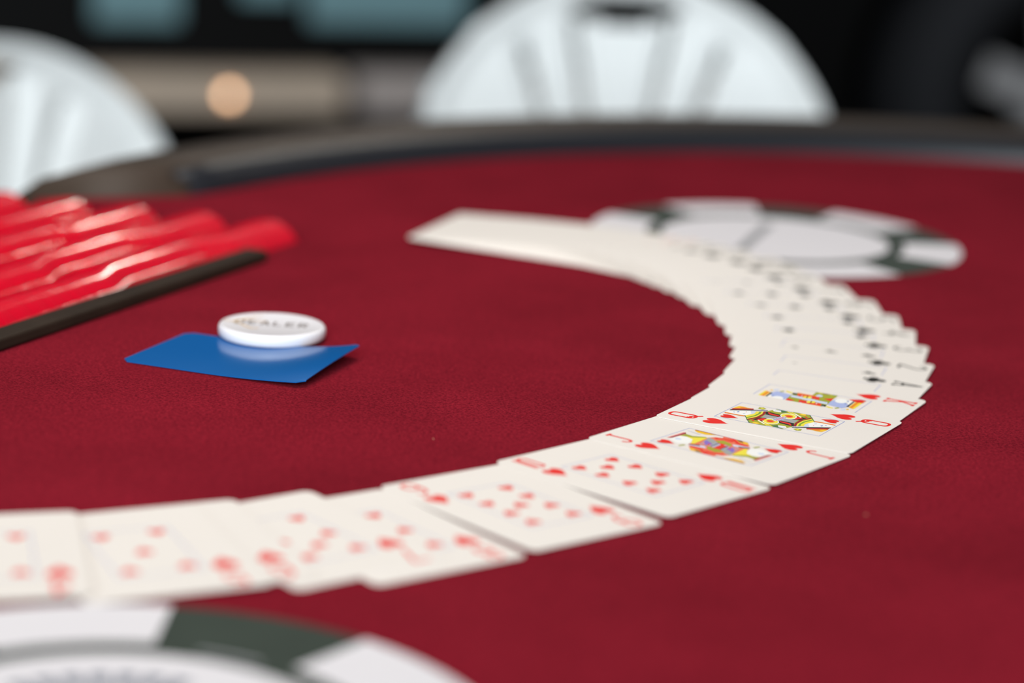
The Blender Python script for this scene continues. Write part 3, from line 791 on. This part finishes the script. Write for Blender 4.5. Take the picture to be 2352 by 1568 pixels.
# ------------------------------------------------------------------ blue cut card
bm = bmesh.new(); NX, NY = 28, 20; r = 0.0036
top, bot = {}, {}
for i in range(NX + 1):
    for j in range(NY + 1):
        x = CL * (i / NX - 0.5); y = CW * (j / NY - 0.5)
        ex_ = max(0, abs(x) - (CL / 2 - r)); 
        if ex_ > 0:
            lim = CW / 2 - r + math.sqrt(max(0, r * r - ex_ * ex_)); y = max(-lim, min(lim, y))
        s_ = i / NX; t_ = j / NY
        z = 0.0004 + 0.0062 * max(0, s_ - 0.45) ** 2 / 0.3 * (0.35 + 0.65 * t_) + 0.0005 * math.sin(t_ * math.pi) * s_
        top[i, j] = bm.verts.new((x, y, z + 0.0004)); bot[i, j] = bm.verts.new((x, y, z))
for i in range(NX):
    for j in range(NY):
        bm.faces.new((top[i, j], top[i + 1, j], top[i + 1, j + 1], top[i, j + 1]))
        bm.faces.new((bot[i, j], bot[i, j + 1], bot[i + 1, j + 1], bot[i + 1, j]))
loop = [(i, 0) for i in range(NX)] + [(NX, j) for j in range(NY)] + [(i, NY) for i in range(NX, 0, -1)] + [(0, j) for j in range(NY, 0, -1)]
st = [bm.verts.new(top[k].co) for k in loop]; sb = [bm.verts.new(bot[k].co) for k in loop]      # separate rim so the face keeps its own normals
for i in range(len(loop)):
    j = (i + 1) % len(loop); bm.faces.new((sb[i], sb[j], st[j], st[i]))
cut = bm_obj('cut_card', bm, M['blue_plastic'], smooth=False)
for p in cut.data.polygons: p.use_smooth = abs(p.normal.z) > 0.7
cut.location = (-0.1204, 1.0535, T); cut.rotation_euler = (0, 0, -0.343)
tag(cut, 'blank blue plastic cut card with one curled corner beside the dealer button', 'card')

# ------------------------------------------------------------------ dealer button
btn = empty('dealer_button', (-0.1122, 1.0984, T + 0.0011), math.radians(-3))
tag(btn, 'round white acrylic dealer button lettered DEALER behind the blue card', 'dealer button')
bm = bmesh.new()
BR = 0.0251
add_lathe(bm, [(0, 0), (BR - 0.0012, 0), (BR - 0.0002, 0.001), (BR, 0.003), (BR - 0.0002, 0.0046), (BR - 0.0009, 0.0055), (BR - 0.002, 0.00575), (BR - 0.0026, 0.0056), (0, 0.0056)], 72)
bm_obj('disc', bm, M['button'], btn, smooth=True)
GL2 = {'D': [[(0.1, 0), (0.1, 2)], [(0.1, 2)] + arc(0.35, 1, 0.6, 1.0, 80, -80) + [(0.1, 0)]], 'E': [[(0.9, 2), (0.1, 2), (0.1, 0), (0.9, 0)], [(0.1, 1.05), (0.75, 1.05)]],
       'A': GL['A'][:2], 'L': [[(0.1, 2), (0.1, 0), (0.85, 0)]], 'R': [[(0.1, 0), (0.1, 2)], [(0.1, 2)] + arc(0.45, 1.5, 0.45, 0.5, 80, -80) + [(0.1, 1)], [(0.4, 1), (0.9, 0)]]}
for i, ch in enumerate('DEALER'):
    lines = [[(x * 4.0, (y - 1) * 3.6) for x, y in ln] for ln in GL2[ch]]
    o = bpy.data.objects.new('letter', flat('letter', strokes(lines, 1.3), M['button_ink'], 0.00571)); COL.objects.link(o)
    o.parent = btn; o.location = (-0.0172 + 0.0059 * i, 0.001, 0)
def crack(pts, w=0.8):  # glints of light on the acrylic, painted as pale gold strips
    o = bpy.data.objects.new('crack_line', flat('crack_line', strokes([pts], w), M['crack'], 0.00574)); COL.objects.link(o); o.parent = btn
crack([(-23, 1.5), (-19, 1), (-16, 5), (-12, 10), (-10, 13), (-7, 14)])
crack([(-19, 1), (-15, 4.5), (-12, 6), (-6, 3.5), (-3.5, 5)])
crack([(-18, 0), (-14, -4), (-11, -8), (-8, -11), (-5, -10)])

# ------------------------------------------------------------------ lint on the felt
for x, y, a in ((-0.0295, 0.9395, 1.9), (0.136, 0.868, 0.3)):
    bm = bmesh.new(); add_tube(bm, [(-0.0006, 0, 0.0003), (0, 0.0002, 0.0006), (0.0007, 0, 0.0003)], 0.0002, 6)
    o = bm_obj('lint_fleck', bm, M['lint']); o.location = (x, y, T + 0.0002); o.rotation_euler = (0, 0, a)
    tag(o, 'tiny pale lint fleck on the felt ' + ('inside the ribbon curve' if x < 0 else 'at the lower right'), 'lint')
